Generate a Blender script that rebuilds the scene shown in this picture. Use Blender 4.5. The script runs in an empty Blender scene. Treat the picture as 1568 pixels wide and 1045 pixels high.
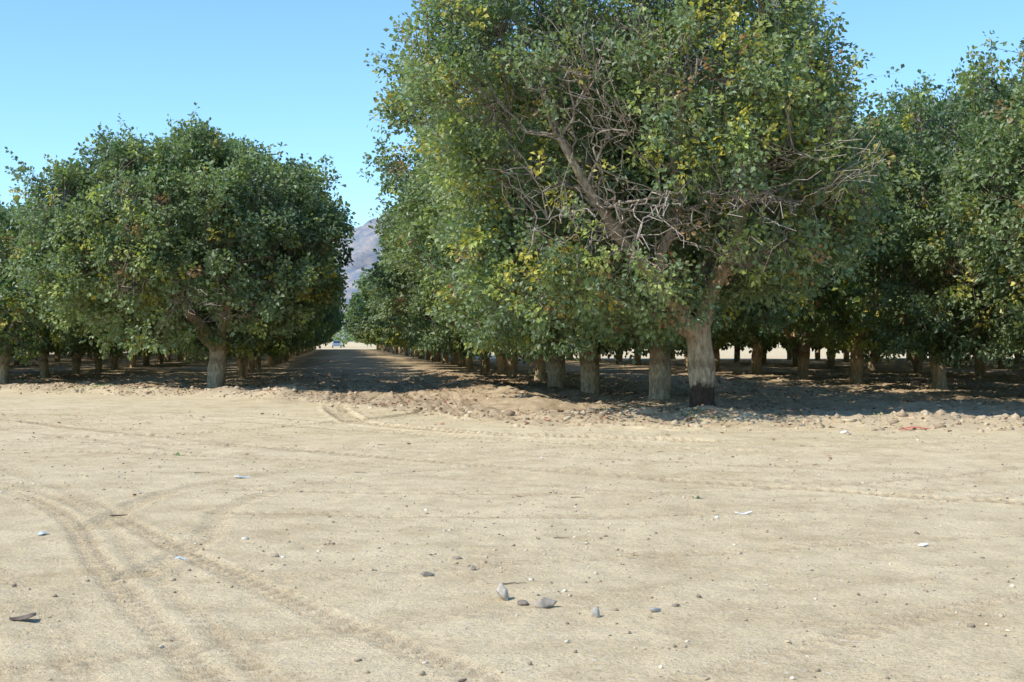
import bpy, bmesh, math
import numpy as np
from mathutils import Vector

scene = bpy.context.scene
CAM_H = 1.4

# ------------------------------------------------------------------ helpers
class Noise:
    """cheap smooth pseudo noise: sum of random sinusoids, ~[-1,1]"""
    def __init__(self, seed, freq, n=10, dim=3):
        r = np.random.default_rng(seed)
        k = r.normal(size=(n, dim)); k /= np.linalg.norm(k, axis=1)[:, None]
        self.k = k * freq * r.uniform(0.6, 1.6, size=(n, 1)); self.p = r.uniform(0, 6.28, n); self.n = n
    def __call__(self, P):
        out = np.zeros(P.shape[0])
        for k, p in zip(self.k, self.p):
            out += np.sin(P @ k + p)
        return out / math.sqrt(self.n) * 0.9

def nodes_of(mat):
    mat.use_nodes = True
    nt = mat.node_tree
    for n in list(nt.nodes): nt.nodes.remove(n)
    return nt, nt.nodes, nt.links

def make_mesh(name, V, F, mats, midx=None, col=None, smooth=False):
    V = np.asarray(V, dtype=np.float32); F = np.asarray(F, dtype=np.int32)
    me = bpy.data.meshes.new(name)
    me.vertices.add(len(V)); me.vertices.foreach_set("co", V.ravel())
    k = F.shape[1]
    me.loops.add(F.size); me.loops.foreach_set("vertex_index", F.ravel())
    me.polygons.add(len(F))
    me.polygons.foreach_set("loop_start", np.arange(0, F.size, k, dtype=np.int32))
    try: me.polygons.foreach_set("loop_total", np.full(len(F), k, dtype=np.int32))
    except Exception: pass
    for m in mats: me.materials.append(m)
    if midx is not None: me.polygons.foreach_set("material_index", np.asarray(midx, dtype=np.int32))
    if smooth is not False:
        s = np.ones(len(F), dtype=bool) if smooth is True else np.asarray(smooth, dtype=bool)
        me.polygons.foreach_set("use_smooth", s)
    if col is not None:
        a = me.attributes.new("col", 'FLOAT_COLOR', 'POINT')
        c = np.ones((len(V), 4), dtype=np.float32); c[:, :3] = col
        a.data.foreach_set("color", c.ravel())
    me.update(calc_edges=True)
    return me

def add_obj(name, me, loc=(0, 0, 0), rotz=0, scale=(1, 1, 1)):
    o = bpy.data.objects.new(name, me)
    o.location = loc; o.rotation_euler = (0, 0, rotz); o.scale = scale
    scene.collection.objects.link(o)
    return o

# ------------------------------------------------------------------ ground height
TRACKS = [  # polyline, width, depth, darkness
    ([(-14, 36.5), (-6.1, 27.6), (-1.5, 20.4), (3.2, 14.9), (5.9, 12.1), (9.5, 9.0), (14, 5.5)], 0.30, 0.035, 1.5),
    ([(-14, 34.3), (-6.1, 25.6), (-1.6, 18.6), (3.0, 13.2), (5.7, 10.5), (9.0, 7.6), (12, 5.0)], 0.24, 0.012, 0.5),
    ([(-6.0, 19.0), (-3.6, 15.2), (-2.35, 12.6), (-1.5, 9.6), (-0.5, 6.2), (0.0, 4.5)], 0.17, 0.024, 0.9),
    ([(-5.75, 19.0), (-3.35, 15.2), (-2.1, 12.6), (-1.25, 9.6), (-0.25, 6.2), (0.25, 4.5)], 0.10, 0.014, 0.6),
    ([(-4.4, 18.4), (-2.6, 14.4), (-1.6, 11.6), (-0.5, 8.7), (0.5, 6.4), (1.4, 4.5)], 0.17, 0.024, 0.9),
    ([(-9, 15.0), (-5, 12.6), (-3.0, 11.0), (-1.9, 9.0), (-1.1, 6.6), (-0.8, 4.5)], 0.17, 0.020, 0.7),
    ([(-9, 12.4), (-4.4, 10.6), (-2.6, 9.2), (-1.7, 7.4), (-1.3, 5.5), (-1.2, 4.5)], 0.17, 0.020, 0.7),
    ([(-1.2, 9.0), (-0.95, 10.8), (-0.9, 13.0), (0.3, 15.4), (2.4, 17.2), (5.2, 18.6), (9, 19.4)], 0.20, 0.020, 0.7),
    ([(-1.9, 11.5), (-1.6, 14.0), (-0.2, 16.6), (2.4, 18.8), (5.4, 20.0), (9, 20.6)], 0.20, 0.018, 0.6),
    ([(0.1, 60), (0.1, 36), (0.0, 32.4), (0.1, 28), (0.6, 24.5), (2.4, 21.5), (5, 20)], 0.42, 0.10, 1.2),
    ([(1.8, 60), (1.75, 37), (1.7, 33), (2.0, 29.5), (2.8, 25.6), (5.4, 22.4)], 0.42, 0.10, 1.2),
    ([(2.9, 60), (2.8, 38), (2.5, 33), (1.5, 28), (-1.0, 24), (-4, 22)], 0.36, 0.08, 0.9),
    ([(-9, 31), (-5, 30.6), (-2, 28.5), (0.5, 24.5), (4, 20.5), (9, 17.5)], 0.28, 0.03, 0.9),
    ([(-9, 29.6), (-5, 29.0), (-2.2, 26.9), (0.2, 23), (4, 19), (9, 16.2), (16, 13.5)], 0.28, 0.03, 0.9),
    ([(-3.5, 6.9), (-1, 8.4), (2.0, 9.5), (6.5, 10.3), (12, 10.0)], 0.20, 0.014, 0.6),
    ([(-2.6, 5.7), (-0.2, 7.2), (2.8, 8.2), (6.5, 8.9), (12, 8.7)], 0.20, 0.012, 0.5),
    ([(0.5, 5.0), (2.2, 6.6), (4.4, 8.0), (8.0, 9.3)], 0.20, 0.016, 0.7),
    ([(1.6, 4.8), (3.0, 5.9), (5.0, 7.0), (9.0, 8.3)], 0.20, 0.016, 0.7),
    ([(-1, 14.2), (2.5, 13.4), (5.5, 14.2), (9, 16.4), (14, 19)], 0.22, 0.018, 0.8),
    ([(-1, 12.4), (2.5, 11.6), (5.9, 12.6), (9, 14.8), (14, 17.2)], 0.22, 0.018, 0.8),
    ([(-10, 23), (-4, 21.2), (2, 18.0), (7, 14.2), (11, 10.5)], 0.24, 0.018, 0.8),
    ([(-10, 21.2), (-4, 19.4), (1.6, 16.4), (6.2, 12.9), (10, 9.2)], 0.24, 0.018, 0.8),
]
def densify(pl, step=0.7):
    P = [np.array(p, float) for p in pl]
    P = [2 * P[0] - P[1]] + P + [2 * P[-1] - P[-2]]
    out = []
    for i in range(1, len(P) - 2):
        n = max(2, int(np.linalg.norm(P[i + 1] - P[i]) / step))
        for t in np.linspace(0, 1, n, endpoint=False):
            out.append(0.5 * ((2 * P[i]) + (-P[i - 1] + P[i + 1]) * t + (2 * P[i - 1] - 5 * P[i] + 4 * P[i + 1] - P[i + 2]) * t * t + (-P[i - 1] + 3 * P[i] - 3 * P[i + 1] + P[i + 2]) * t ** 3))
    out.append(P[-2])
    return np.array(out)
TR = [(densify(p), w, d, k) for p, w, d, k in TRACKS]
EDGE_X = np.array([-400, -60, -20, -9, -4, -1, 1.5, 3, 6, 10, 14, 30, 400.])
EDGE_Y = np.array([49, 47, 45, 42, 38.5, 34.5, 29, 24.8, 23.6, 22.0, 20, 17, 15.])
nA = Noise(1, 0.35, 10, 2); nB = Noise(2, 1.6, 12, 2); nC = Noise(3, 5.5, 14, 2); nD = Noise(4, 17, 16, 2); nW = Noise(9, 0.9, 6, 2)
def orchard_mask(x, y):
    P = np.stack([x, y], 1)
    d = y - np.interp(x, EDGE_X, EDGE_Y) + 0.9 * nA(P) + 0.5 * nB(P) + 0.3 * nC(P)
    m = np.clip(d / 2.6 + 0.3, 0, 1)
    end = np.clip((np.where(x > 12, 116, 265) - y) / 4, 0, 1)
    return m * end
def track_field(x, y):
    h = np.zeros_like(x); tm = np.zeros_like(x)
    wob = 0.04 * nW(np.stack([x, y], 1))
    for pts, w, d, dark in TR:
        bb = (x > pts[:, 0].min() - 1) & (x < pts[:, 0].max() + 1) & (y > pts[:, 1].min() - 1) & (y < pts[:, 1].max() + 1)
        idx = np.nonzero(bb)[0]
        if len(idx) == 0: continue
        X = x[idx] + wob[idx]; Y = y[idx]; b = np.full(X.shape, 1e9); a = np.zeros_like(X); sd = np.zeros_like(X); s0 = 0
        for p, q in zip(pts[:-1], pts[1:]):
            v = q - p; L = np.hypot(*v); v = v / L
            t = np.clip((X - p[0]) * v[0] + (Y - p[1]) * v[1], 0, L)
            dx = X - p[0] - t * v[0]; dy = Y - p[1] - t * v[1]
            dd = np.hypot(dx, dy); m = dd < b
            b[m] = dd[m]; a[m] = s0 + t[m]; sd[m] = (dx * v[1] - dy * v[0])[m]; s0 += L
        u = b / (w * 0.5)
        inside = 1 / (1 + np.exp((u - 1) * 10))
        ridge = np.exp(-((u - 1.35) / 0.3) ** 2)
        fade = np.clip(0.65 + 0.45 * np.sin(a * 0.55 + d * 900) * np.sin(a * 0.23 + dark * 7) , 0.1, 1)
        lug = np.clip(2.5 * np.sin((a + np.abs(sd) * 0.8) * 2 * math.pi / 0.14), -1, 1) * 0.6
        h[idx] += fade * d * (-inside * (0.7 + lug) + 0.35 * ridge)
        tm[idx] = np.maximum(tm[idx], inside * fade * (0.75 + 0.7 * lug) * dark)
    return h, tm
def H(x, y, full=False):
    x = np.asarray(x, float).ravel(); y = np.asarray(y, float).ravel()
    P = np.stack([x, y], 1)
    m = orchard_mask(x, y)
    near = np.clip((90 - y) / 50, 0, 1)
    h = 0.025 * nA(P) * np.clip((200 - np.hypot(x, y)) / 100, 0, 1)
    h += near * (0.006 * nB(P) + 0.005 * nC(P) + 0.004 * nD(P))
    h += near * m * (0.05 * nB(P) + 0.034 * nC(P) + 0.014 * nD(P))
    d = y - np.interp(x, EDGE_X, EDGE_Y) + 0.5 * nB(P * 0.6)
    alley = np.exp(-((x - 1.3) / 2.2) ** 2)
    h += near * (0.15 + 0.05 * nC(P * 0.6)) * np.exp(-((d - 0.9) / 1.0) ** 2) * (1 - 0.8 * alley)
    h += near * 0.15 * np.exp(-((x - 4.2 - 0.2 * nB(P)) / 0.5) ** 2) * np.clip((y - 27) / 4, 0, 1)
    h += near * 0.12 * np.exp(-((x + 1.5 - 0.2 * nB(P)) / 0.5) ** 2) * np.clip((y - 33) / 4, 0, 1)
    th, tm = track_field(x, y)
    h += th
    if full: return h, m, tm
    return h
def H1(x, y): return float(H([x], [y])[0])

# ------------------------------------------------------------------ materials
def ground_material():
    m = bpy.data.materials.new("sandy_dirt"); nt, N, L = nodes_of(m)
    out = N.new("ShaderNodeOutputMaterial"); b = N.new("ShaderNodeBsdfPrincipled")
    b.inputs['Roughness'].default_value = 0.95; b.inputs['Specular IOR Level'].default_value = 0.12
    tc = N.new("ShaderNodeTexCoord")
    def noise(scale, detail=6, rough=0.6):
        n = N.new("ShaderNodeTexNoise"); n.inputs['Scale'].default_value = scale
        n.inputs['Detail'].default_value = detail; n.inputs['Roughness'].default_value = rough
        L.new(tc.outputs['Object'], n.inputs['Vector']); return n
    def ramp(src, stops):
        r = N.new("ShaderNodeValToRGB"); e = r.color_ramp.elements
        e[0].position, e[0].color = stops[0]; e[1].position, e[1].color = stops[-1]
        for p, c in stops[1:-1]:
            q = e.new(p); q.color = c
        L.new(src, r.inputs['Fac']); return r
    def mix(fac, a, c, blend='MIX'):
        x = N.new("ShaderNodeMix"); x.data_type = 'RGBA'; x.blend_type = blend
        if isinstance(fac, float): x.inputs[0].default_value = fac
        else: L.new(fac, x.inputs[0])
        for s, i in ((a, 6), (c, 7)):
            if isinstance(s, tuple): x.inputs[i].default_value = s
            else: L.new(s, x.inputs[i])
        return x.outputs[2]
    def math_(op, a, b_, clamp=False):
        x = N.new("ShaderNodeMath"); x.operation = op; x.use_clamp = clamp
        for s, i in ((a, 0), (b_, 1)):
            if isinstance(s, (int, float)): x.inputs[i].default_value = s
            else: L.new(s, x.inputs[i])
        return x.outputs[0]
    big = noise(0.25, 3); mid = noise(1.6, 6, 0.7); fine = noise(42, 4, 0.8)
    sand = ramp(big.outputs[0], [(0.3, (0.655, 0.515, 0.300, 1)), (0.7, (0.735, 0.595, 0.365, 1))]).outputs[0]
    s2 = ramp(mid.outputs[0], [(0.34, (0.76, 0.73, 0.69, 1)), (0.52, (0.98, 0.98, 0.98, 1)), (0.66, (1.06, 1.07, 1.09, 1))]).outputs[0]
    sand = mix(0.85, sand, s2, 'MULTIPLY')
    s3 = ramp(fine.outputs[0], [(0.32, (0.52, 0.50, 0.47, 1)), (0.47, (1.0, 1.0, 1.0, 1)), (0.70, (1.2, 1.2, 1.2, 1))]).outputs[0]
    sand = mix(0.7, sand, s3, 'MULTIPLY')
    for sc, amt, th in ((22, 0.6, 0.72), (55, 0.5, 0.6)):
        vo = N.new("ShaderNodeTexVoronoi"); vo.inputs['Scale'].default_value = sc; L.new(tc.outputs['Object'], vo.inputs['Vector'])
        sp = N.new("ShaderNodeSeparateColor"); L.new(vo.outputs['Color'], sp.inputs[0])
        sel = math_('GREATER_THAN', sp.outputs[0], th)
        rad = math_('MULTIPLY', sp.outputs[1], 0.32)
        ins = math_('LESS_THAN', vo.outputs['Distance'], rad)
        f = math_('MULTIPLY', math_('MULTIPLY', sel, ins), amt)
        tint = ramp(sp.outputs[2], [(0.0, (0.26, 0.22, 0.17, 1)), (0.6, (0.44, 0.37, 0.27, 1)), (0.75, (0.78, 0.71, 0.58, 1))]).outputs[0]
        sand = mix(f, sand, tint)
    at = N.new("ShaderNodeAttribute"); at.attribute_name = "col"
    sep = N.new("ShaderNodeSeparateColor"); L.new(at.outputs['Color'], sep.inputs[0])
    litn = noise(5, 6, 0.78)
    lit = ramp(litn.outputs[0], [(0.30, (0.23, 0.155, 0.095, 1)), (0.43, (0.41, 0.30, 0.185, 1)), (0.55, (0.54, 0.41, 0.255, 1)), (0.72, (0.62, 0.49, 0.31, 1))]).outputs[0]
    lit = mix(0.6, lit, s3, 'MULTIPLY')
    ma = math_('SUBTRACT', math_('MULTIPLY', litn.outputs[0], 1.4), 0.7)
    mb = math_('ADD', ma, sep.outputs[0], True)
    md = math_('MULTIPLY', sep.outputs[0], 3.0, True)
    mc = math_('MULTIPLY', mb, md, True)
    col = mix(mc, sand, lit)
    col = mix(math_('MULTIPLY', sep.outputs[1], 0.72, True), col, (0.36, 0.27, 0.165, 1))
    L.new(col, b.inputs['Base Color'])
    bu = N.new("ShaderNodeBump"); bu.inputs['Strength'].default_value = 1.0; bu.inputs['Distance'].default_value = 0.016
    L.new(fine.outputs[0], bu.inputs['Height'])
    bu2 = N.new("ShaderNodeBump"); bu2.inputs['Strength'].default_value = 0.7; bu2.inputs['Distance'].default_value = 0.04
    n8 = noise(7, 6, 0.75); L.new(n8.outputs[0], bu2.inputs['Height']); L.new(bu.outputs[0], bu2.inputs['Normal'])
    L.new(bu2.outputs[0], b.inputs['Normal'])
    L.new(b.outputs[0], out.inputs[0])
    return m

def leaf_material():
    m = bpy.data.materials.new("leaf"); nt, N, L = nodes_of(m)
    out = N.new("ShaderNodeOutputMaterial"); b = N.new("ShaderNodeBsdfPrincipled")
    at = N.new("ShaderNodeAttribute"); at.attribute_name = "col"
    L.new(at.outputs['Color'], b.inputs['Base Color'])
    b.inputs['Roughness'].default_value = 0.5; b.inputs['Specular IOR Level'].default_value = 0.6
    t = N.new("ShaderNodeBsdfTranslucent")
    mu = N.new("ShaderNodeMix"); mu.data_type = 'RGBA'; mu.blend_type = 'MULTIPLY'; mu.inputs[0].default_value = 1
    L.new(at.outputs['Color'], mu.inputs[6]); mu.inputs[7].default_value = (1.65, 1.8, 0.8, 1)
    L.new(mu.outputs[2], t.inputs[0])
    mx = N.new("ShaderNodeMixShader"); mx.inputs[0].default_value = 0.33
    L.new(b.outputs[0], mx.inputs[1]); L.new(t.outputs[0], mx.inputs[2]); L.new(mx.outputs[0], out.inputs[0])
    return m

def bark_material(name, charred):
    m = bpy.data.materials.new(name); nt, N, L = nodes_of(m)
    out = N.new("ShaderNodeOutputMaterial"); b = N.new("ShaderNodeBsdfPrincipled")
    b.inputs['Roughness'].default_value = 0.9; b.inputs['Specular IOR Level'].default_value = 0.2
    tc = N.new("ShaderNodeTexCoord")
    mp = N.new("ShaderNodeMapping"); mp.inputs['Scale'].default_value = (1, 1, 0.4); L.new(tc.outputs['Object'], mp.inputs[0])
    n = N.new("ShaderNodeTexNoise"); n.inputs['Scale'].default_value = 16; n.inputs['Detail'].default_value = 6; n.inputs['Roughness'].default_value = 0.7
    L.new(mp.outputs[0], n.inputs['Vector'])
    r = N.new("ShaderNodeValToRGB"); e = r.color_ramp.elements
    e[0].position = 0.34; e[0].color = (0.40, 0.37, 0.35, 1); e[1].position = 0.62; e[1].color = (1.15, 1.15, 1.15, 1)
    L.new(n.outputs[0], r.inputs[0])
    at = N.new("ShaderNodeAttribute"); at.attribute_name = "col"
    mu = N.new("ShaderNodeMix"); mu.data_type = 'RGBA'; mu.blend_type = 'MULTIPLY'; mu.inputs[0].default_value = 0.9
    L.new(at.outputs['Color'], mu.inputs[6]); L.new(r.outputs[0], mu.inputs[7])
    sx = N.new("ShaderNodeSeparateXYZ"); L.new(tc.outputs['Object'], sx.inputs[0])
    n2 = N.new("ShaderNodeTexNoise"); n2.inputs['Scale'].default_value = 7; n2.inputs['Detail'].default_value = 6; n2.inputs['Roughness'].default_value = 0.7; L.new(tc.outputs['Object'], n2.inputs['Vector'])
    ad = N.new("ShaderNodeMath"); ad.operation = 'MULTIPLY_ADD'; ad.inputs[1].default_value = 0.6
    L.new(n2.outputs[0], ad.inputs[0]); L.new(sx.outputs['Z'], ad.inputs[2])
    rr = N.new("ShaderNodeValToRGB"); e = rr.color_ramp.elements
    mr = N.new("ShaderNodeMapRange"); mr.inputs['From Min'].default_value = 0.12; mr.inputs['From Max'].default_value = 2.32
    L.new(ad.outputs[0], mr.inputs['Value']); L.new(mr.outputs[0], rr.inputs[0])
    foot = (0.20, 0.17, 0.15, 1) if charred else (1.15, 1.1, 0.95, 1)
    p0 = 0.29 if charred else 0.2
    stops = [(0.0, foot), (p0, foot), (p0 + 0.05, (1.3, 1.22, 1.04, 1)), (0.42, (1.35, 1.26, 1.07, 1)), (0.46, (0.85, 0.76, 0.63, 1)), (0.49, (0.88, 0.79, 0.66, 1)), (0.53, (1.25, 1.16, 1.0, 1)), (0.75, (1.05, 0.98, 0.86, 1)), (1.0, (0.95, 0.93, 0.9, 1))]
    e[0].position, e[0].color = stops[0]; e[1].position, e[1].color = stops[-1]
    for p, c in stops[1:-1]:
        q = e.new(p); q.color = c
    mv = N.new("ShaderNodeMix"); mv.data_type = 'RGBA'; mv.blend_type = 'MULTIPLY'; mv.inputs[0].default_value = 1
    L.new(mu.outputs[2], mv.inputs[6]); L.new(rr.outputs[0], mv.inputs[7])
    L.new(mv.outputs[2], b.inputs['Base Color'])
    bu = N.new("ShaderNodeBump"); bu.inputs['Strength'].default_value = 0.9; bu.inputs['Distance'].default_value = 0.04
    L.new(n.outputs[0], bu.inputs['Height']); L.new(bu.outputs[0], b.inputs['Normal'])
    L.new(b.outputs[0], out.inputs[0])
    return m

def attr_material(name, rough=0.9, spec=0.2, bump=True, nscale=30):
    m = bpy.data.materials.new(name); nt, N, L = nodes_of(m)
    out = N.new("ShaderNodeOutputMaterial"); b = N.new("ShaderNodeBsdfPrincipled")
    b.inputs['Roughness'].default_value = rough; b.inputs['Specular IOR Level'].default_value = spec
    at = N.new("ShaderNodeAttribute"); at.attribute_name = "col"
    tc = N.new("ShaderNodeTexCoord"); n = N.new("ShaderNodeTexNoise"); n.inputs['Scale'].default_value = nscale; n.inputs['Detail'].default_value = 4
    L.new(tc.outputs['Object'], n.inputs['Vector'])
    r = N.new("ShaderNodeValToRGB"); e = r.color_ramp.elements
    e[0].position = 0.3; e[0].color = (0.7, 0.7, 0.7, 1); e[1].position = 0.7; e[1].color = (1.15, 1.15, 1.15, 1)
    L.new(n.outputs[0], r.inputs[0])
    mu = N.new("ShaderNodeMix"); mu.data_type = 'RGBA'; mu.blend_type = 'MULTIPLY'; mu.inputs[0].default_value = 1
    L.new(at.outputs['Color'], mu.inputs[6]); L.new(r.outputs[0], mu.inputs[7]); L.new(mu.outputs[2], b.inputs['Base Color'])
    if bump:
        bu = N.new("ShaderNodeBump"); bu.inputs['Strength'].default_value = 0.5; bu.inputs['Distance'].default_value = 0.01
        L.new(n.outputs[0], bu.inputs['Height']); L.new(bu.outputs[0], b.inputs['Normal'])
    L.new(b.outputs[0], out.inputs[0]); return m

MAT_G = ground_material(); MAT_L = leaf_material()
MAT_B = bark_material("bark", False); MAT_BC = bark_material("bark_charred_foot", True)
MAT_A = attr_material("mineral"); MAT_LIT = attr_material("dry_leaf", 0.8, 0.2, False)

# ------------------------------------------------------------------ ground mesh
def geo(a, b, n, start):
    s = np.geomspace(start, abs(b - a), n); return a + np.sign(b - a) * s
xs = np.concatenate([geo(-16, -6000, 40, 0.3)[::-1], np.arange(-16, -9, 0.2), np.arange(-9, 9.5, 0.035), np.arange(9.5, 20, 0.12), geo(20, 6000, 40, 0.3)])
ys = np.concatenate([geo(4.5, -1500, 14, 0.4)[::-1], np.arange(4.5, 14, 0.025), np.arange(14, 29, 0.06), np.arange(29, 62, 0.18), geo(62, 9000, 60, 0.4)])
XX, YY = np.meshgrid(xs, ys)
hh, mm, tt = H(XX.ravel(), YY.ravel(), True)
nx, ny = len(xs), len(ys)
idx = np.arange(nx * ny).reshape(ny, nx)
F = np.stack([idx[:-1, :-1].ravel(), idx[:-1, 1:].ravel(), idx[1:, 1:].ravel(), idx[1:, :-1].ravel()], 1)
V = np.stack([XX.ravel(), YY.ravel(), hh], 1)
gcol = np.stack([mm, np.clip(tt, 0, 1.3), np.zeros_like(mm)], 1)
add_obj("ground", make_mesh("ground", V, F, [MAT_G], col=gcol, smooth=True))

# ------------------------------------------------------------------ trees
def tube(pts, rad, sides, rng=None, lump=0.0):
    pts = np.asarray(pts, float); n = len(pts)
    T = np.gradient(pts, axis=0); T /= np.linalg.norm(T, axis=1)[:, None] + 1e-9
    ref = np.array([1., 0, 0]) if abs(T[:, 0]).mean() < 0.7 else np.array([0, 1., 0])
    A = np.cross(T, ref); A /= np.linalg.norm(A, axis=1)[:, None] + 1e-9
    B = np.cross(T, A)
    th = np.arange(sides) * 2 * math.pi / sides
    R = np.asarray(rad)[:, None] * np.ones((1, sides))
    if lump and rng is not None:
        ph = rng.uniform(0, 6.28, 4)
        z = np.linspace(0, 1, n)[:, None]
        R = R * (1 + lump * (np.sin(2 * th + ph[0] + z * 2) * 0.6 + np.sin(3 * th + ph[1] - z * 3) * 0.5 + 0.35 * np.sin(5 * th + ph[2] + z * 5) + 0.4 * np.sin(z * 14 + ph[3])))
    V = pts[:, None, :] + R[:, :, None] * (np.cos(th)[None, :, None] * A[:, None, :] + np.sin(th)[None, :, None] * B[:, None, :])
    i = np.arange(n * sides).reshape(n, sides); j = np.roll(i, -1, axis=1)
    F = np.stack([i[:-1].ravel(), j[:-1].ravel(), j[1:].ravel(), i[1:].ravel()], 1)
    return V.reshape(-1, 3), F

def bez(a, c, b, n):
    t = np.linspace(0, 1, n)[:, None]
    return (1 - t) ** 2 * a + 2 * t * (1 - t) * c + t * t * b

def build_tree(name, seed, C, R, zdn, trunk_h=1.35, trunk_r=0.24, lean=(0, 0), nclus=2000, nleaf=24, leaf=0.12,
               pw=2.5, bare=(), clear=(), limbs=(), bark=None, hi=False, shoots=0.08, yellow=0.03, lump=0.17, zmin=1.3):
    rng = np.random.default_rng(seed)
    C = np.array(C, float); R = np.array(R, float)
    Vs, Fs, Ms, Cs = [], [], [], []; off = [0]
    def push(V, F, m, col):
        Vs.append(V); Fs.append(F + off[0]); Ms.append(np.full(len(F), m)); off[0] += len(V)
        col = np.asarray(col, float)
        Cs.append(np.broadcast_to(col, V.shape) if col.ndim == 1 else col)
    barkc = np.array([0.38, 0.31, 0.225]); twigc = np.array([0.38, 0.33, 0.27])
    fork = np.array([lean[0], lean[1], trunk_h])
    n = 14
    t = np.linspace(0, 1, n)
    tp = np.stack([lean[0] * t ** 1.5 + 0.03 * np.sin(t * 6 + seed) * t, lean[1] * t ** 1.5, -0.2 + (trunk_h + 0.32) * t], 1)
    tr = trunk_r * (1 + 0.22 * np.exp(-t * 7) + 0.14 * np.exp(-((t - 0.9) / 0.15) ** 2) - 0.06 * np.sin(t * 9))
    tr[-1] *= 0.6
    V, F = tube(tp, tr, 18 if hi else 9, rng, 0.09); push(V, F, 0, barkc * 1.1)
    n1 = Noise(seed + 5, 2.2); n2 = Noise(seed + 6, 5.0); n3 = Noise(seed + 7, 1.7)
    def shell(d, f):
        s = 1 / (np.sum(np.abs(d) ** pw, axis=1) ** (1 / pw))
        k = 1 + lump * n1(d) * 0.8 + lump * 0.65 * n2(d)
        rz = np.where(d[:, 2] > 0, R[2], zdn)
        return C + d * (s * f * k)[:, None] * np.stack([np.full(len(d), R[0]), np.full(len(d), R[1]), rz], 1)
    def dirs(n, lo=-1.0):
        d = rng.normal(size=(n * 3, 3)); d /= np.linalg.norm(d, axis=1)[:, None]
        d = d[d[:, 2] > lo][:n]; return d
    SK = []; SR = []
    for pl, r0 in limbs:
        p = densify(pl, 0.22)
        r = trunk_r * r0 * np.linspace(1, 0.38, len(p)) * (1 + 0.06 * np.sin(np.arange(len(p)) * 1.7))
        V, F = tube(p, r, 12, rng, 0.06); push(V, F, 0, barkc * 1.15)
        SK.append(p); SR.append(r)
    nl = 5 if hi else 4
    a0 = rng.uniform(0, 6.28)
    for k in range(nl):
        a = a0 + k * 6.283 / nl + rng.uniform(-.3, .3)
        if limbs: a = 0.3 + k * 2.6 / nl
        d = np.array([[math.cos(a), math.sin(a), rng.uniform(0.15, 0.75)]]); d /= np.linalg.norm(d)
        tip = shell(d, np.array([0.66]))[0]
        c = fork + (tip - fork) * 0.42 + np.array([math.cos(a) * 0.5, math.sin(a) * 0.5, -0.15 + rng.uniform(-.2, .5)])
        p = bez(fork + np.array([math.cos(a), math.sin(a), 0]) * trunk_r * 0.25 - np.array([0, 0, 0.12]), c, tip, 13)
        p[2:-1] += rng.normal(size=(10, 3)) * 0.06
        r = trunk_r * np.linspace(0.66, 0.16, 13) * rng.uniform(0.85, 1.1)
        V, F = tube(p, r, 10 if hi else 6, rng, 0.05); push(V, F, 0, barkc)
        SK.append(p); SR.append(r)
    def grow(tips, rmax, rend, npt, sides, jit, col):
        pts = np.concatenate(SK); rr = np.concatenate(SR)
        newp, newr = [], []
        for T in tips:
            dist = np.linalg.norm(pts - T, axis=1)
            pen = np.where(np.linalg.norm(pts - fork, axis=1) > np.linalg.norm(T - fork) * 0.85, 4.0, 0)
            i = np.argmin(dist + pen + np.maximum(0, pts[:, 2] - T[2]) * 0.6)
            a = pts[i]; L = np.linalg.norm(T - a)
            c = (a + T) / 2 + rng.normal(size=3) * 0.16 * L + np.array([0, 0, 0.02 * L])
            p = bez(a, c, T, npt); p[1:-1] += rng.normal(size=(npt - 2, 3)) * jit
            r = np.linspace(min(rmax, rr[i] * 0.75), rend, npt)
            V, F = tube(p, r, sides); push(V, F, 0, col)
            newp.append(p); newr.append(r)
        SK.extend(newp); SR.extend(newr)
    grow(shell(dirs(34 if hi else 16, -0.45), rng.uniform(0.45, 0.8, 34 if hi else 16)), 0.08, 0.028, 9, 6 if hi else 4, 0.05, barkc)
    m = 240 if hi else 70
    grow(shell(dirs(m, -0.8), rng.uniform(0.6, 0.97, m)), 0.034, 0.010, 7, 4 if hi else 3, 0.035, twigc)
    if bare:
        tips = []
        for bc, br, pr in bare:
            q = rng.normal(size=(50, 3)); q /= np.linalg.norm(q, axis=1)[:, None]
            tips.append(np.array(bc) + q * np.array(br) * 0.8)
        grow(np.concatenate(tips), 0.026, 0.006, 7, 4, 0.06, np.array([0.50, 0.43, 0.37]))
    pts = np.concatenate(SK)
    area = (R[0] * R[1] + R[0] * R[2] + R[1] * R[2]) / 3 * 4 * math.pi
    ncl = int(area * 1.25)
    cd = dirs(ncl); cf = rng.uniform(0.80, 1.02, len(cd)); cc0 = shell(cd, cf)
    nin = int(nclus * 0.70)
    ci = rng.integers(len(cd), size=nin)
    g = rng.normal(size=(nin, 3)); g /= np.linalg.norm(g, axis=1)[:, None]
    g *= (rng.random((nin, 1)) ** 0.45) * rng.uniform(0.35, 0.75, len(cd))[ci][:, None]
    g[:, 2] *= 0.75
    P1 = cc0[ci] + g + cd[ci] * 0.1
    d1 = cd[ci] * 0.6 + g * 1.1; d1 /= np.linalg.norm(d1, axis=1)[:, None]
    clt = rng.normal(size=len(cd))[ci] * 0.22
    no = nclus - nin
    d2 = rng.normal(size=(no, 3)); d2 /= np.linalg.norm(d2, axis=1)[:, None]
    f2 = 0.97 - 0.6 * rng.random(no) ** 1.3
    P2 = shell(d2, f2)
    P = np.concatenate([P1, P2]); d = np.concatenate([d1, d2]); ct = np.concatenate([clt, np.zeros(no)])
    outer = np.concatenate([np.ones(nin, bool), f2 > 0.85])
    keep = P[:, 2] > zmin + 0.3 * n1(P)
    for bc, br, pr in clear:
        q = np.sum(((P - np.array(bc)) / np.array(br)) ** 2, axis=1)
        keep &= ~((q < 1) & (rng.random(len(P)) < pr))
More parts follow.
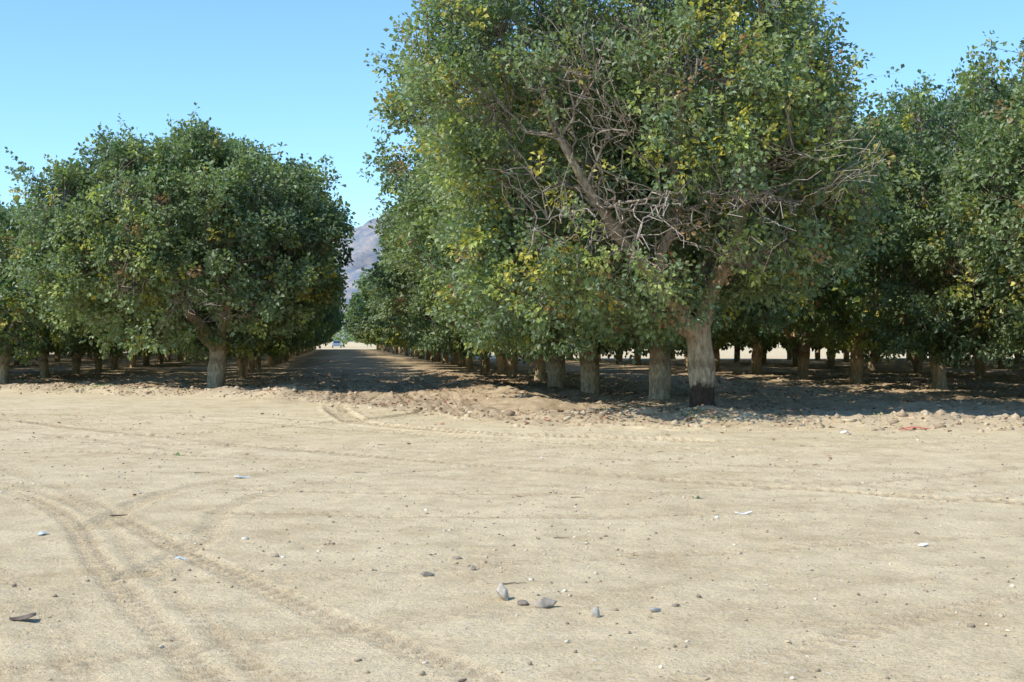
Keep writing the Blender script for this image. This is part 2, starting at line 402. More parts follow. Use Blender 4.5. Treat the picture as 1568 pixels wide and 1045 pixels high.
    P = P[keep]; d = d[keep]; ct = ct[keep]; outer = outer[keep]
    nc = len(P)
    ax = d + np.array([0, 0, 0.4]) + rng.normal(size=(nc, 3)) * 0.4
    ax /= np.linalg.norm(ax, axis=1)[:, None]
    ln = rng.uniform(0.18, 0.42, nc)
    rel = (P - C) / R
    sh = (rng.random(nc) < shoots) & outer & (np.sum(rel ** 2, 1) > 0.75) & (rel[:, 2] > -0.3)
    ln[sh] = rng.uniform(0.5, 1.05, sh.sum())
    isbare = np.zeros(nc, bool)
    for bc, br, pr in bare:
        q = np.sum(((P - np.array(bc)) / np.array(br)) ** 2, axis=1)
        isbare |= (q < 1) & (rng.random(nc) < pr)
    isbare |= rng.random(nc) < 0.04
    near = np.zeros(nc, int)
    for s in range(0, nc, 400):
        D = np.linalg.norm(pts[None] - P[s:s + 400, None], axis=2); near[s:s + 400] = D.argmin(1)
    A = pts[near]; tip = P + ax * ln[:, None]
    dl = np.linalg.norm(P - A, axis=1)
    A = np.where((dl > 1.0)[:, None], P - ax * 0.5, A)
    M = (A + P) / 2 + rng.normal(size=(nc, 3)) * 0.06
    rings = []
    for Q, r in ((A, 0.013), (M, 0.010), (P, 0.007), (tip, 0.003)):
        rr_ = r * np.where(isbare, 1.35, 1.0)
        for k in range(3):
            o = np.array([math.cos(k * 2.09), math.sin(k * 2.09), 0.4 * math.cos(k * 2.09 + 1)])
            rings.append(Q + o * rr_[:, None])
    V = np.stack(rings, 1).reshape(-1, 3)
    base = np.arange(nc)[:, None] * 12
    fl = []
    for s in range(3):
        for k in range(3):
            fl.append([s * 3 + k, s * 3 + (k + 1) % 3, s * 3 + 3 + (k + 1) % 3, s * 3 + 3 + k])
    F = (base[:, :, None] + np.array(fl)[None]).reshape(-1, 4)
    tc = np.repeat(np.where(isbare[:, None], np.array([[0.56, 0.49, 0.42]]), twigc[None] * 0.9), 12, axis=0)
    push(V, F, 0, tc)
    L = ~isbare
    cp, ca, cl = P[L], ax[L], ln[L]
    cn = len(cp)
    tone = rng.random(cn)
    cc = np.empty((cn, 3))
    g1 = np.array([0.110, 0.165, 0.085]); g2 = np.array([0.240, 0.300, 0.140])
    w = np.clip(0.5 + 0.3 * n3(cp * 0.8) + ct[L] + rng.normal(size=cn) * 0.2, 0, 1)[:, None]
    cc[:] = g1 * (1 - w) + g2 * w
    yz = yellow * np.where(n3(cp * 0.6 + 9) > 0.2, 2.2, 0.5)
    yl = tone < yz
    cc[yl] = np.array([0.52, 0.45, 0.09]) * rng.uniform(0.6, 1.1, (yl.sum(), 1))
    y2 = (tone > yz) & (tone < yz * 4)
    cc[y2] = np.array([0.33, 0.37, 0.11]) * rng.uniform(0.8, 1.2, (y2.sum(), 1))
    br = tone > 0.99
    cc[br] = np.array([0.34, 0.21, 0.10])
    k = nleaf
    cnt = cn * k
    ci = np.repeat(np.arange(cn), k)
    t = rng.random(cnt) ** 0.8
    dirn = rng.normal(size=(cnt, 3)); dirn /= np.linalg.norm(dirn, axis=1)[:, None]
    spread = 0.08 + 0.10 * rng.random(cnt)
    longs = cl[ci] > 0.48
    spread = np.where(longs, spread * 0.55, spread)
    base = cp[ci] + ca[ci] * (t * cl[ci])[:, None] + dirn * spread[:, None]
    ld = dirn * 0.9 + ca[ci] * 0.5 + rng.normal(size=(cnt, 3)) * 0.4 + np.array([0, 0, -0.25])
    ld /= np.linalg.norm(ld, axis=1)[:, None]
    up = rng.normal(size=(cnt, 3)) * 0.75 + np.array([0, 0, 0.8]) + ca[ci] * 0.6
    sd = np.cross(ld, up); sd /= np.linalg.norm(sd, axis=1)[:, None] + 1e-9
    nn = np.cross(sd, ld)
    Ls = leaf * rng.uniform(0.65, 1.25, cnt)[:, None]; Ws = Ls * rng.uniform(0.6, 0.85, cnt)[:, None]
    v0 = base; v1 = base + ld * Ls * 0.55 + sd * Ws * 0.5 + nn * Ls * 0.12
    v2 = base + ld * Ls - nn * Ls * 0.08; v3 = base + ld * Ls * 0.55 - sd * Ws * 0.5 + nn * Ls * 0.12
    V = np.stack([v0, v1, v2, v3], 1).reshape(-1, 3)
    F = np.arange(cnt * 4).reshape(-1, 4)
    lc = cc[ci] * rng.uniform(0.7, 1.3, (cnt, 1)); lc += rng.normal(size=(cnt, 3)) * 0.008
    push(V, F, 1, np.repeat(np.clip(lc, 0.01, 1), 4, axis=0))
    V = np.concatenate(Vs); F = np.concatenate(Fs); M = np.concatenate(Ms); Cc = np.concatenate(Cs)
    return make_mesh(name, V, F, [bark or MAT_B, MAT_L], M, Cc, smooth=(M == 0))

T = "pistachio_tree"
hero = build_tree("pistachio_hero", 11, C=(-1.2, 0.2, 4.85), R=(3.95, 3.5, 3.7), zdn=3.1, trunk_h=1.6, trunk_r=0.235, lean=(-0.1, 0),
                  nclus=6800, nleaf=24, leaf=0.098, pw=2.7, hi=True, bark=MAT_BC, yellow=0.035, lump=0.14,
                  limbs=[([(-0.1, -0.05, 1.35), (-0.45, -0.3, 1.75), (-1.05, -0.8, 2.35), (-1.6, -1.3, 2.85), (-2.3, -1.7, 3.7), (-2.9, -1.8, 4.7)], 0.66),
                         ([(-0.95, -0.7, 2.25), (-1.0, -1.0, 2.8), (-0.75, -1.4, 3.5), (-0.9, -1.5, 4.4), (-0.7, -1.5, 5.4)], 0.45),
                         ([(-0.05, -0.05, 1.4), (0.0, -0.3, 2.0), (0.3, -0.8, 2.8), (0.5, -1.1, 3.7), (0.9, -1.2, 4.8)], 0.66),
                         ([(-0.15, -0.05, 1.4), (-0.9, -0.2, 1.75), (-1.8, -0.3, 2.1), (-2.8, -0.6, 2.7), (-3.7, -0.8, 3.7)], 0.55)],
                  clear=[((-0.9, -2.6, 2.6), (1.5, 2.4, 0.65), 0.66), ((0.0, -2.2, 1.6), (0.8, 2.4, 0.6), 0.9), ((-2.5, -3.2, 4.0), (1.2, 1.6, 1.2), 0.3)],
                  bare=[((-3.0, -3.0, 4.2), (1.3, 1.8, 1.6), 0.62), ((-1.5, -2.8, 3.2), (1.4, 2.2, 0.8), 0.6), ((-2.0, -3, 5.7), (1.4, 1.6, 1.0), 0.38), ((1.4, -3, 4.2), (1.0, 1.4, 0.8), 0.25), ((0, -2.8, 3.2), (0.9, 2.0, 0.6), 0.5)])
add_obj(T, hero, (6.6, 26.15, H1(6.6, 26.15)))
left = build_tree("pistachio_left", 23, C=(-0.7, 0, 4.15), R=(3.9, 3.3, 2.95), zdn=2.7, trunk_h=1.3, trunk_r=0.235, lean=(0.1, 0),
                  nclus=4800, nleaf=22, leaf=0.125, pw=2.6, hi=True, yellow=0.022, lump=0.12,
                  clear=[((0, -2.5, 1.6), (1.3, 2.5, 0.5), 0.8)], bare=[((0, -3, 2.4), (1.3, 1.2, .6), 0.4), ((-1.9, -3, 3.2), (.6, 1, .6), 0.4)])
add_obj(T, left, (-3.43, 42.8, H1(-3.43, 42.8)))
mid1 = build_tree("pistachio_mid_a", 31, C=(-0.9, 0, 4.2), R=(4.2, 3.3, 3.3), zdn=2.9, trunk_h=1.6, trunk_r=0.24, lean=(0.1, 0), nclus=3900, nleaf=22, leaf=0.125, hi=True, lump=0.14)
mid2 = build_tree("pistachio_mid_b", 37, C=(-0.6, 0, 4.2), R=(4.2, 3.3, 3.4), zdn=2.9, trunk_h=1.5, trunk_r=0.235, lean=(-0.12, 0), nclus=3700, nleaf=22, leaf=0.125, hi=True, lump=0.14)
add_obj(T, mid1, (7.35, 33.2, H1(7.35, 33.2)))
add_obj(T, mid2, (6.75, 38.8, H1(6.75, 38.8)))
add_obj(T, mid1, (6.45, 43.2, H1(6.45, 43.2)), 0.25)
add_obj(T, mid2, (17.6, 28.5, H1(17.6, 28.5)), 0.1, (0.95, 1, 1.02))
add_obj(T, mid1, (17.4, 34.4, H1(17.4, 34.4)), -0.15, (0.9, 1, 1.0))
gen = [build_tree("pistachio_g%d" % i, 50 + i, C=(0, 0, 4.15), R=(4.1, 2.9, 2.9 + 0.15 * i), zdn=2.8, trunk_h=1.45 + 0.1 * i, trunk_r=0.20, lean=(0.1 * (i - 1), 0),
                  nclus=1800, nleaf=17, leaf=0.18, lump=0.15) for i in range(4)]
far = [build_tree("pistachio_f%d" % i, 80 + i, C=(0, 0, 4.15), R=(4.1, 2.9, 3.0), zdn=2.8, trunk_h=1.5, trunk_r=0.20,
                  nclus=800, nleaf=11, leaf=0.34, lump=0.15) for i in range(2)]
rng = np.random.default_rng(5)
def row(x, y0, y1, step=6.0, sx=1.0, sz=1.0, lod=88):
    y = y0
    while y < y1:
        xx = x + rng.uniform(-.2, .2); yy = y + rng.uniform(-.3, .3)
        g = gen[rng.integers(4)] if y < lod else far[rng.integers(2)]
        rot = (math.pi if rng.random() < 0.5 else 0) + rng.uniform(-.2, .2)
        s = rng.uniform(0.94, 1.06)
        add_obj(T, g, (xx, yy, H1(xx, yy)), rot, (s * sx, s, s * sz * rng.uniform(0.95, 1.04)))
        y += step
row(6.7, 49, 250, sx=1.02)
row(-3.6, 48.8, 250, sx=0.78, sz=0.96)
row(-10.9, 50.5, 230, sx=0.85, sz=0.80)
row(-18.5, 53, 200, sx=0.9, sz=0.82, lod=75)
row(-26.5, 56, 180, sx=0.95, sz=0.88, lod=65)
row(-35, 60, 160, lod=60); row(-44, 66, 150, lod=60)
row(17.0, 40.6, 113, sz=1.06)
row(25.5, 38, 113, sx=0.95, sz=1.0, lod=70)
row(34, 36, 113, sx=0.95, sz=1.0, lod=70); row(42.5, 46, 113, lod=60); row(51, 56, 113, lod=60); row(60, 66, 113, lod=60)

# ------------------------------------------------------------------ distant tree mass (one object each)
def tree_mass(name, centers, r, h, nper, leaf, seed, col):
    g = np.random.default_rng(seed); Vs = []; Cs = []
    for (cx, cy) in centers:
        hh_ = h * g.uniform(0.8, 1.15); rr = r * g.uniform(0.85, 1.15)
        d = g.normal(size=(nper, 3)); d /= np.linalg.norm(d, axis=1)[:, None]
        P = np.array([cx, cy, hh_ * 0.55]) + d * (1 - 0.35 * g.random((nper, 1))) * np.array([rr, rr, hh_ * 0.47]) * (1 + 0.18 * np.sin(d[:, :1] * 7 + cx) * np.cos(d[:, 2:] * 6))
        a = g.normal(size=(nper, 3)); a /= np.linalg.norm(a, axis=1)[:, None]; b = np.cross(a, g.normal(size=(nper, 3))); b /= np.linalg.norm(b, axis=1)[:, None]
        s = leaf * g.uniform(0.6, 1.3, (nper, 1))
        Vs.append(np.stack([P - a * s, P + b * s * .6, P + a * s, P - b * s * .6], 1).reshape(-1, 3))
        Cs.append(np.repeat(np.array(col) * g.uniform(0.6, 1.4, (nper, 1)), 4, axis=0))
    V = np.concatenate(Vs); F = np.arange(len(V)).reshape(-1, 4)
    add_obj(name, make_mesh(name, V, F, [MAT_L], col=np.concatenate(Cs)))
tree_mass("distant_tree_line", [(x + rng.uniform(-1, 1), 300 + rng.uniform(-6, 6)) for x in np.arange(16, 330, 6.5)], 4.6, 8.5, 1200, 0.34, 3, (0.09, 0.13, 0.06))
tree_mass("distant_bushes", [(x, 345 + rng.uniform(-6, 6)) for x in (-9, -3.5, 1.5, 7, 12, -15)], 4, 7.5, 1600, 0.32, 4, (0.24, 0.32, 0.14))

# ------------------------------------------------------------------ hills
def hills():
    m = bpy.data.materials.new("dry_hillside_haze_tint"); nt, N, L = nodes_of(m)
    out = N.new("ShaderNodeOutputMaterial"); b = N.new("ShaderNodeBsdfPrincipled"); b.inputs['Roughness'].default_value = 1
    tc = N.new("ShaderNodeTexCoord"); n = N.new("ShaderNodeTexNoise"); n.inputs['Scale'].default_value = 0.03; n.inputs['Detail'].default_value = 9; n.inputs['Roughness'].default_value = 0.7
    L.new(tc.outputs['Object'], n.inputs['Vector']); r = N.new("ShaderNodeValToRGB"); e = r.color_ramp.elements
    e[0].position = 0.42; e[0].color = (0.15, 0.18, 0.22, 1); e[1].position = 0.6; e[1].color = (0.32, 0.29, 0.27, 1)  # bluish distance haze is painted into the dry hillside colours
    L.new(n.outputs[0], r.inputs[0]); L.new(r.outputs[0], b.inputs['Base Color']); L.new(b.outputs[0], out.inputs[0])
    X = np.linspace(-900, 2200, 260); Y = np.linspace(2600, 4600, 150)
    XX, YY = np.meshgrid(X, Y)
    P = np.stack([XX.ravel(), YY.ravel()], 1)
    a = Noise(71, 0.006, 12, 2); c = Noise(72, 0.02, 14, 2); d = Noise(73, 0.06, 14, 2)
    env = np.exp(-(((P[:, 0] - 400) / 600) ** 2)) * np.exp(-(((P[:, 1] - 3600) / 520) ** 2))
    Z = env * (340 + 40 * a(P) + 60 * (1 - np.abs(c(P))) + 10 * d(P)) - 18
    i = np.arange(XX.size).reshape(XX.shape)
    F = np.stack([i[:-1, :-1].ravel(), i[:-1, 1:].ravel(), i[1:, 1:].ravel(), i[1:, :-1].ravel()], 1)
    add_obj("hills", make_mesh("hills", np.stack([P[:, 0], P[:, 1], Z], 1), F, [m], smooth=True))
hills()

# ------------------------------------------------------------------ rocks / gravel / litter
def ico(sub):
    bm = bmesh.new(); bmesh.ops.create_icosphere(bm, subdivisions=sub, radius=1.0)
    V = np.array([v.co[:] for v in bm.verts]); F = np.array([[v.index for v in f.verts] for f in bm.faces]); bm.free(); return V, F
I1 = ico(1); I2 = ico(2); I3 = ico(3)
def scatter_stones(name, n, xr, yr, smin, smax, seed, cols, ico_, edge=False, flat=0.6, power=3.0, sink=0.2, berm=False):
    g = np.random.default_rng(seed)
    x = g.uniform(*xr, n); y = yr[0] + (yr[1] - yr[0]) * g.random(n) ** 1.4
    k = (nA(np.stack([x, y], 1) * 2.2) + 0.7 * nB(np.stack([x, y], 1))) > g.normal(size=n) * 0.7 - 0.1
    if edge: k &= orchard_mask(x, y) > g.random(n) * 0.8 + 0.1
    if berm:
        d = y - np.interp(x, EDGE_X, EDGE_Y); k = np.exp(-((d - 0.8) / 1.2) ** 2) > g.random(n)
    x, y = x[k], y[k]; n = len(x)
    s = smin + (smax - smin) * g.random(n) ** power
    z = H(x, y)
    bV, bF = ico_
    jit = 1 + 0.3 * g.normal(size=(n, len(bV), 1)).clip(-1, 1)
    ang = g.uniform(0, 6.28, n); c, sn = np.cos(ang), np.sin(ang)
    sc = g.uniform(0.5, 1.3, (n, 1, 3)); sc[:, :, 2] *= flat
    V = bV[None] * jit * sc * s[:, None, None]
    X = V[:, :, 0] * c[:, None] - V[:, :, 1] * sn[:, None]; Y = V[:, :, 0] * sn[:, None] + V[:, :, 1] * c[:, None]
    V = np.stack([X + x[:, None], Y + y[:, None], V[:, :, 2] + (z + s * flat * sink)[:, None]], 2)
    F = (bF[None] + (np.arange(n) * len(bV))[:, None, None]).reshape(-1, 3)
    cc = np.array(cols)[g.integers(len(cols), size=n)] * g.uniform(0.75, 1.15, (n, 1))
    add_obj(name, make_mesh(name, V.reshape(-1, 3), F, [MAT_A], col=np.repeat(cc, len(bV), axis=0)))
sandy = [(0.58, 0.46, 0.30), (0.44, 0.35, 0.24), (0.68, 0.58, 0.42), (0.32, 0.25, 0.17), (0.52, 0.41, 0.27)]
scatter_stones("gravel", 24000, (-9, 13), (5, 30), 0.004, 0.017, 8, sandy, I1, sink=0.45)
scatter_stones("pebbles", 900, (-7, 11), (5.5, 26), 0.009, 0.024, 9, sandy + [(0.28, 0.22, 0.16), (0.36, 0.3, 0.22), (0.72, 0.66, 0.55)], I1, power=2.0, sink=0.4)
clod = [(0.52, 0.40, 0.25), (0.42, 0.31, 0.195), (0.58, 0.46, 0.30)]
scatter_stones("dirt_clods", 6500, (-14, 22), (21, 58), 0.015, 0.085, 10, clod, I1, edge=True, sink=0.0)
scatter_stones("berm_clods", 26000, (-12, 16), (19, 48), 0.015, 0.10, 12, clod, I1, sink=0.0, power=2.5, berm=True)

def rock(name, x, y, sx, sy, sz, col, seed, rot=0.0, tilt=0.0):
    bV, bF = I3; n = Noise(seed, 1.6); n2 = Noise(seed + 1, 4.0)
    V = bV * (1 + 0.2 * n(bV) + 0.06 * n2(bV))[:, None]
    g = np.random.default_rng(seed)
    for _ in range(14):
        p = g.normal(size=3); p /= np.linalg.norm(p); k = V @ p; lim = g.uniform(0.5, 0.8)
        V = V - np.maximum(k - lim, 0)[:, None] * p
    V = V * np.array([sx, sy, sz])
    o = add_obj(name, make_mesh(name, V, bF, [MAT_A], col=np.tile(np.array(col), (len(V), 1))), (x, y, H1(x, y) + sz * 0.4), rot)
    o.rotation_euler[1] = tilt
rock("rock", 0.90, 7.98, 0.040, 0.05, 0.085, (0.50, 0.44, 0.34), 201, 0.3, -0.45)
rock("rock", 1.095, 7.76, 0.080, 0.05, 0.044, (0.42, 0.35, 0.26), 202, 0.2)
rock("rock", 0.985, 7.82, 0.044, 0.035, 0.022, (0.24, 0.20, 0.15), 212, 0.2)  # dark lump standing in for the shadow between the two rocks above
rock("rock", 1.314, 7.42, 0.032, 0.03, 0.042, (0.46, 0.42, 0.34), 203, 0.9)
rock("rock", 1.64, 7.50, 0.042, 0.03, 0.020, (0.40, 0.38, 0.33), 204, 0.1)
rock("rock", 0.544, 8.82, 0.046, 0.03, 0.024, (0.32, 0.27, 0.20), 205, 0.4)
rock("rock", 0.83, 8.98, 0.036, 0.028, 0.028, (0.42, 0.35, 0.25), 206, 1.1)
rock("rock", 0.78, 9.54, 0.038, 0.028, 0.018, (0.34, 0.28, 0.20), 207, 0.1)
rock("rock", 4.9, 9.6, 0.03, 0.03, 0.018, (0.38, 0.31, 0.23), 208, 0.1)
rock("rock", -0.4, 9.7, 0.036, 0.028, 0.016, (0.40, 0.32, 0.22), 209, 0.1)

def curl(name, x, y, L, W, col, rot, lift=0.02, seed=0, mat=None):
    g = np.random.default_rng(seed); n, k = 14, 5
    u = np.linspace(-.5, .5, n); v = np.linspace(-.5, .5, k); U, Vv = np.meshgrid(u, v, indexing='ij')
    wd = np.sqrt(np.clip(1.05 - (2 * U) ** 2, 0.05, 1))
    ph = g.uniform(0, 6.28, 3)
    Xl = U * L; Yl = Vv * W * wd + 0.15 * W * np.sin(U * 7 + ph[0]) * 1.5
    Zl = lift * (0.5 + 0.5 * np.sin(U * 5 + ph[1])) + lift * 0.9 * (1 - (2 * Vv) ** 2) * 0.5 + 0.006
    top = np.stack([Xl, Yl, Zl], 2).reshape(-1, 3); bot = top - np.array([0, 0, 0.003])
    i = np.arange(n * k).reshape(n, k)
    Ft = np.stack([i[:-1, :-1].ravel(), i[1:, :-1].ravel(), i[1:, 1:].ravel(), i[:-1, 1:].ravel()], 1)
    V = np.concatenate([top, bot]); F = np.concatenate([Ft, Ft[:, ::-1] + n * k])
    add_obj(name, make_mesh(name, V, F, [mat or MAT_LIT], col=np.tile(np.array(col), (len(V), 1)), smooth=True), (x, y, H1(x, y)), rot)
curl("bark_fragment", -1.58, 7.72, 0.13, 0.09, (0.17, 0.13, 0.095), 0.3, 0.02, 1)
curl("plastic_scrap", -1.02, 9.87, 0.09, 0.08, (0.58, 0.66, 0.68), 0.2, 0.012, 2)
curl("plastic_scrap", -2.12, 11.03, 0.09, 0.07, (0.55, 0.62, 0.64), 0.7, 0.012, 3)
curl("plastic_scrap", -0.97, 15.5, 0.16, 0.12, (0.58, 0.63, 0.63), 0.1, 0.014, 4)
curl("paper_scrap", 3.27, 11.6, 0.14, 0.06, (0.8, 0.77, 0.7), 0.0, 0.012, 5)
curl("paper_scrap", -2.3, 9.3, 0.08, 0.05, (0.8, 0.77, 0.7), 0.5, 0.010, 7)
curl("paper_scrap", 4.0, 9.7, 0.07, 0.05, (0.8, 0.78, 0.7), 1.1, 0.010, 8)
curl("paper_scrap", 7.6, 21.4, 0.16, 0.10, (0.8, 0.78, 0.72), 0.1, 0.03, 9)
curl("paper_scrap", -4.2, 17.5, 0.12, 0.08, (0.75, 0.72, 0.65), 0.6, 0.014, 10)
curl("red_ribbon", 8.97, 22.0, 0.42, 0.07, (0.6, 0.14, 0.10), -0.1, 0.03, 6)
curl("red_ribbon", 8.75, 21.9, 0.30, 0.04, (0.6, 0.16, 0.12), 0.4, 0.02, 16)
def stick(x, y, L, r, rot, col, seed):
    g = np.random.default_rng(seed)
    p = np.stack([np.linspace(-L / 2, L / 2, 9), np.cumsum(g.normal(size=9)) * L * 0.012, r + np.abs(g.normal(size=9)) * r * 0.4], 1)
    V, F = tube(p, np.linspace(r, r * 0.35, 9), 6)
    add_obj("twig", make_mesh("twig", V, F, [MAT_A], col=np.tile(np.array(col), (len(V), 1)), smooth=True), (x, y, H1(x, y)), rot)
stick(-1.75, 12.3, 0.22, 0.008, 0.35, (0.16, 0.12, 0.09), 1)
stick(2.44, 6.73, 0.14, 0.006, -0.4, (0.6, 0.5, 0.38), 2)
stick(-2.35, 10.3, 0.16, 0.006, 0.1, (0.18, 0.14, 0.1), 3)
stick(1.6, 10.4, 0.12, 0.005, -0.5, (0.22, 0.17, 0.12), 4)
for i in range(18):
    stick(rng.uniform(-4, 8), rng.uniform(7, 20), rng.uniform(0.06, 0.15), 0.005, rng.uniform(-1, 1), (0.25, 0.19, 0.13), 20 + i)

def litter(name, n, seed):
    g = np.random.default_rng(seed)
    x = g.uniform(-18, 24, n); y = g.uniform(20, 62, n)
    mk = orchard_mask(x, y); P = np.stack([x, y], 1)
    d = y - np.interp(x, EDGE_X, EDGE_Y)
    boost = np.exp(-((d - 2) / 2.5) ** 2) * (np.abs(x - 1.2) > 2) * 0.35
    k = (mk * (0.30 + boost + 0.6 * nB(P * 0.7)) > g.random(n) * 0.9); x, y = x[k], y[k]
    n2_ = 900; xe = g.uniform(-8, 12, n2_); ye = g.uniform(9, 30, n2_); ke = g.random(n2_) < (ye / 30) ** 4
    x = np.concatenate([x, xe[ke]]); y = np.concatenate([y, ye[ke]])
    n = len(x); z = H(x, y) + 0.004
    a = g.uniform(0, 6.28, n); s = g.uniform(0.02, 0.055, n)
    d = np.stack([np.cos(a), np.sin(a), g.normal(size=n) * 0.3], 1); e = np.stack([-np.sin(a), np.cos(a), g.normal(size=n) * 0.4], 1)
    B = np.stack([x, y, z + s * 0.25], 1)
    V = np.stack([B - d * s[:, None], B + e * s[:, None] * .55, B + d * s[:, None], B - e * s[:, None] * .55], 1).reshape(-1, 3)
    cols = np.array([(0.38, 0.24, 0.14), (0.30, 0.19, 0.11), (0.46, 0.31, 0.18), (0.54, 0.41, 0.26), (0.22, 0.15, 0.10), (0.46, 0.22, 0.13)])
    c = cols[g.integers(len(cols), size=n)] * g.uniform(0.7, 1.2, (n, 1))
    add_obj(name, make_mesh(name, V, np.arange(n * 4).reshape(-1, 4), [MAT_LIT], col=np.repeat(c, 4, axis=0)))
litter("leaf_litter", 110000, 14)

def weeds(name, spots, seed):
    g = np.random.default_rng(seed); Vs = []; Cs = []
    for x, y, r, nb in spots:
        bx = x + g.normal(size=nb) * r; by = y + g.normal(size=nb) * r * 0.6; bz = H(bx, by)
        a = g.uniform(0, 6.28, nb); l = g.uniform(0.03, 0.09, nb)
        d = np.stack([np.cos(a) * 0.6, np.sin(a) * 0.6, g.uniform(0.2, 0.8, nb)], 1) * l[:, None]
        w = np.stack([-np.sin(a), np.cos(a), np.zeros(nb)], 1) * 0.014
        B = np.stack([bx, by, bz], 1)
        Vs.append(np.stack([B - w * .5, B + d * 0.6 - w, B + d, B + d * 0.6 + w], 1).reshape(-1, 3))
        Cs.append(np.repeat(np.array((0.19, 0.26, 0.10)) * g.uniform(0.6, 1.3, (nb, 1)), 4, axis=0))
    V = np.concatenate(Vs)
    add_obj(name, make_mesh(name, V, np.arange(len(V)).reshape(-1, 4), [MAT_L], col=np.concatenate(Cs)))
sp = []
for _ in range(40):
    x = rng.uniform(-14, 16); y = float(np.interp(x, EDGE_X, EDGE_Y)) + rng.uniform(0.5, 5)
    if abs(x - 1.3) < 2.4: continue
    sp.append((x, y, rng.uniform(0.1, 0.5), int(rng.integers(10, 60))))
sp += [(-2.8, 42.0, 0.5, 500), (-8.5, 44, 0.8, 600), (-6, 41, 0.8, 450), (3.2, 12.9, 0.012, 6), (-1.9, 18.3, 0.03, 10), (6.1, 28.4, 0.4, 160)]
weeds("weeds", sp, 6)

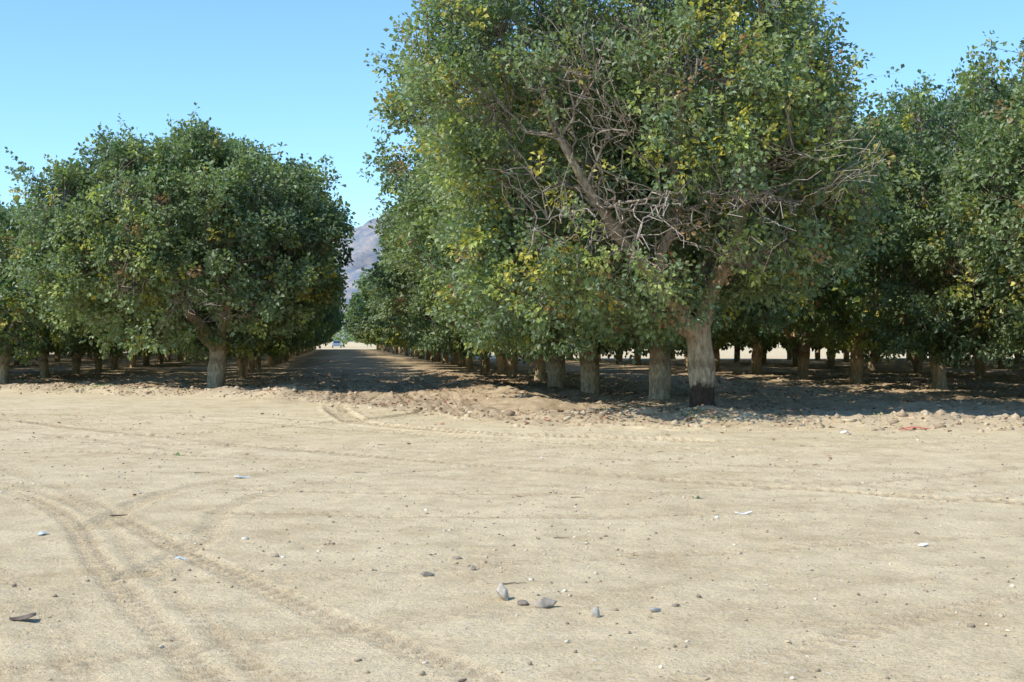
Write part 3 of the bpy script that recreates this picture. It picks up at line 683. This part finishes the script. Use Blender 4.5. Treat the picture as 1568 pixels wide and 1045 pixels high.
# ------------------------------------------------------------------ distant blue car at end of the lane
def car():
    def pm(name, c, rough, metal=0.0):
        m = bpy.data.materials.new(name); nt, N, L = nodes_of(m); o = N.new("ShaderNodeOutputMaterial"); b = N.new("ShaderNodeBsdfPrincipled")
        n = N.new("ShaderNodeTexNoise"); n.inputs['Scale'].default_value = 4; r = N.new("ShaderNodeValToRGB")
        r.color_ramp.elements[0].color = tuple(v * 0.85 for v in c) + (1,); r.color_ramp.elements[1].color = tuple(v * 1.1 for v in c) + (1,)
        L.new(n.outputs[0], r.inputs[0]); L.new(r.outputs[0], b.inputs['Base Color']); b.inputs['Roughness'].default_value = rough; b.inputs['Metallic'].default_value = metal
        L.new(b.outputs[0], o.inputs[0]); return m
    blue = pm("blue_paint", (0.20, 0.28, 0.34), 0.4); glass = pm("car_glass", (0.03, 0.04, 0.05), 0.1); tyre = pm("tyre_rubber", (0.02, 0.02, 0.02), 0.8); white = pm("lamp_lens", (0.8, 0.8, 0.78), 0.2)
    root = bpy.data.objects.new("parked_car", None); scene.collection.objects.link(root)
    def part(name, prof, w, mat, taper=1.0):
        bm = bmesh.new(); A = [bm.verts.new((-w, y, z)) for y, z in prof]; B = [bm.verts.new((w, y, z)) for y, z in prof]
        n = len(prof); bm.faces.new(A); bm.faces.new(B[::-1])
        for i in range(n): bm.faces.new((A[i], B[i], B[(i + 1) % n], A[(i + 1) % n]))
        if taper != 1:
            zm = max(p[1] for p in prof)
            for v in bm.verts:
                if v.co.z > zm - 0.1: v.co.x *= taper
        bmesh.ops.recalc_face_normals(bm, faces=bm.faces)
        bmesh.ops.bevel(bm, geom=bm.edges[:], offset=0.03, segments=2, affect='EDGES')
        me = bpy.data.meshes.new(name); bm.to_mesh(me); bm.free(); me.materials.append(mat)
        o = bpy.data.objects.new(name, me); scene.collection.objects.link(o); o.parent = root; return o
    part("body", [(-2.2, .35), (-2.2, .8), (-1.2, .98), (1.9, 1.0), (2.2, .9), (2.2, .35)], 0.9, blue)
    part("cabin", [(-1.1, .97), (-.5, 1.46), (1.2, 1.48), (1.8, 1.0)], 0.82, blue, 0.82)
    part("windscreen", [(-1.13, 1.0), (-.62, 1.40), (-.58, 1.38), (-1.05, 1.0)], 0.70, glass, 0.85)
    for sx in (-.65, .65):
        o = part("headlamp", [(-2.23, .62), (-2.23, .76), (-2.15, .76), (-2.15, .62)], 0.16, white); o.location.x = sx
    for sx in (-.82, .82):
        for yy in (-1.4, 1.4):
            bm = bmesh.new(); bmesh.ops.create_cone(bm, cap_ends=True, segments=20, radius1=.33, radius2=.33, depth=.22)
            for v in bm.verts: v.co = Vector((v.co.z, v.co.x, v.co.y))
            me = bpy.data.meshes.new("wheel"); bm.to_mesh(me); bm.free(); me.materials.append(tyre)
            o = bpy.data.objects.new("wheel", me); scene.collection.objects.link(o); o.location = (sx, yy, .33); o.parent = root
    root.location = (0.1, 300, 0)
car()

# ------------------------------------------------------------------ light, sky, camera
EL = math.radians(46); sdir = Vector((-1.0, -0.42, 0)).normalized()
sv = Vector((sdir.x * math.cos(EL), sdir.y * math.cos(EL), math.sin(EL)))
sun = bpy.data.lights.new("sun", 'SUN'); sun.energy = 5.0; sun.angle = math.radians(0.5); sun.color = (1, 0.95, 0.86)
so = bpy.data.objects.new("sun", sun); scene.collection.objects.link(so)
so.rotation_euler = (-sv).to_track_quat('-Z', 'Y').to_euler()
w = bpy.data.worlds.new("World"); scene.world = w; w.use_nodes = True
nt = w.node_tree; bg = nt.nodes['Background']; sky = nt.nodes.new("ShaderNodeTexSky"); sky.sky_type = 'NISHITA'
sky.sun_disc = False; sky.sun_elevation = EL; sky.sun_rotation = math.atan2(sdir.x, sdir.y)
sky.air_density = 1.0; sky.dust_density = 0.1; sky.ozone_density = 2.0
mxw = nt.nodes.new("ShaderNodeMix"); mxw.data_type = 'RGBA'; mxw.blend_type = 'MULTIPLY'; mxw.inputs[0].default_value = 1
nt.links.new(sky.outputs[0], mxw.inputs[6]); mxw.inputs[7].default_value = (0.96, 1.30, 1.62, 1)
nt.links.new(mxw.outputs[2], bg.inputs[0]); bg.inputs[1].default_value = 0.15

cam = bpy.data.cameras.new("camera"); cam.sensor_width = 36; cam.lens = 51.8; cam.clip_end = 20000; cam.clip_start = 0.1
co = bpy.data.objects.new("camera", cam); scene.collection.objects.link(co)
co.location = (0, 0, CAM_H); co.rotation_euler = (math.radians(90), 0, -math.radians(6.8))
scene.camera = co
scene.view_settings.view_transform = 'Standard'; scene.view_settings.look = 'None'; scene.view_settings.exposure = 0
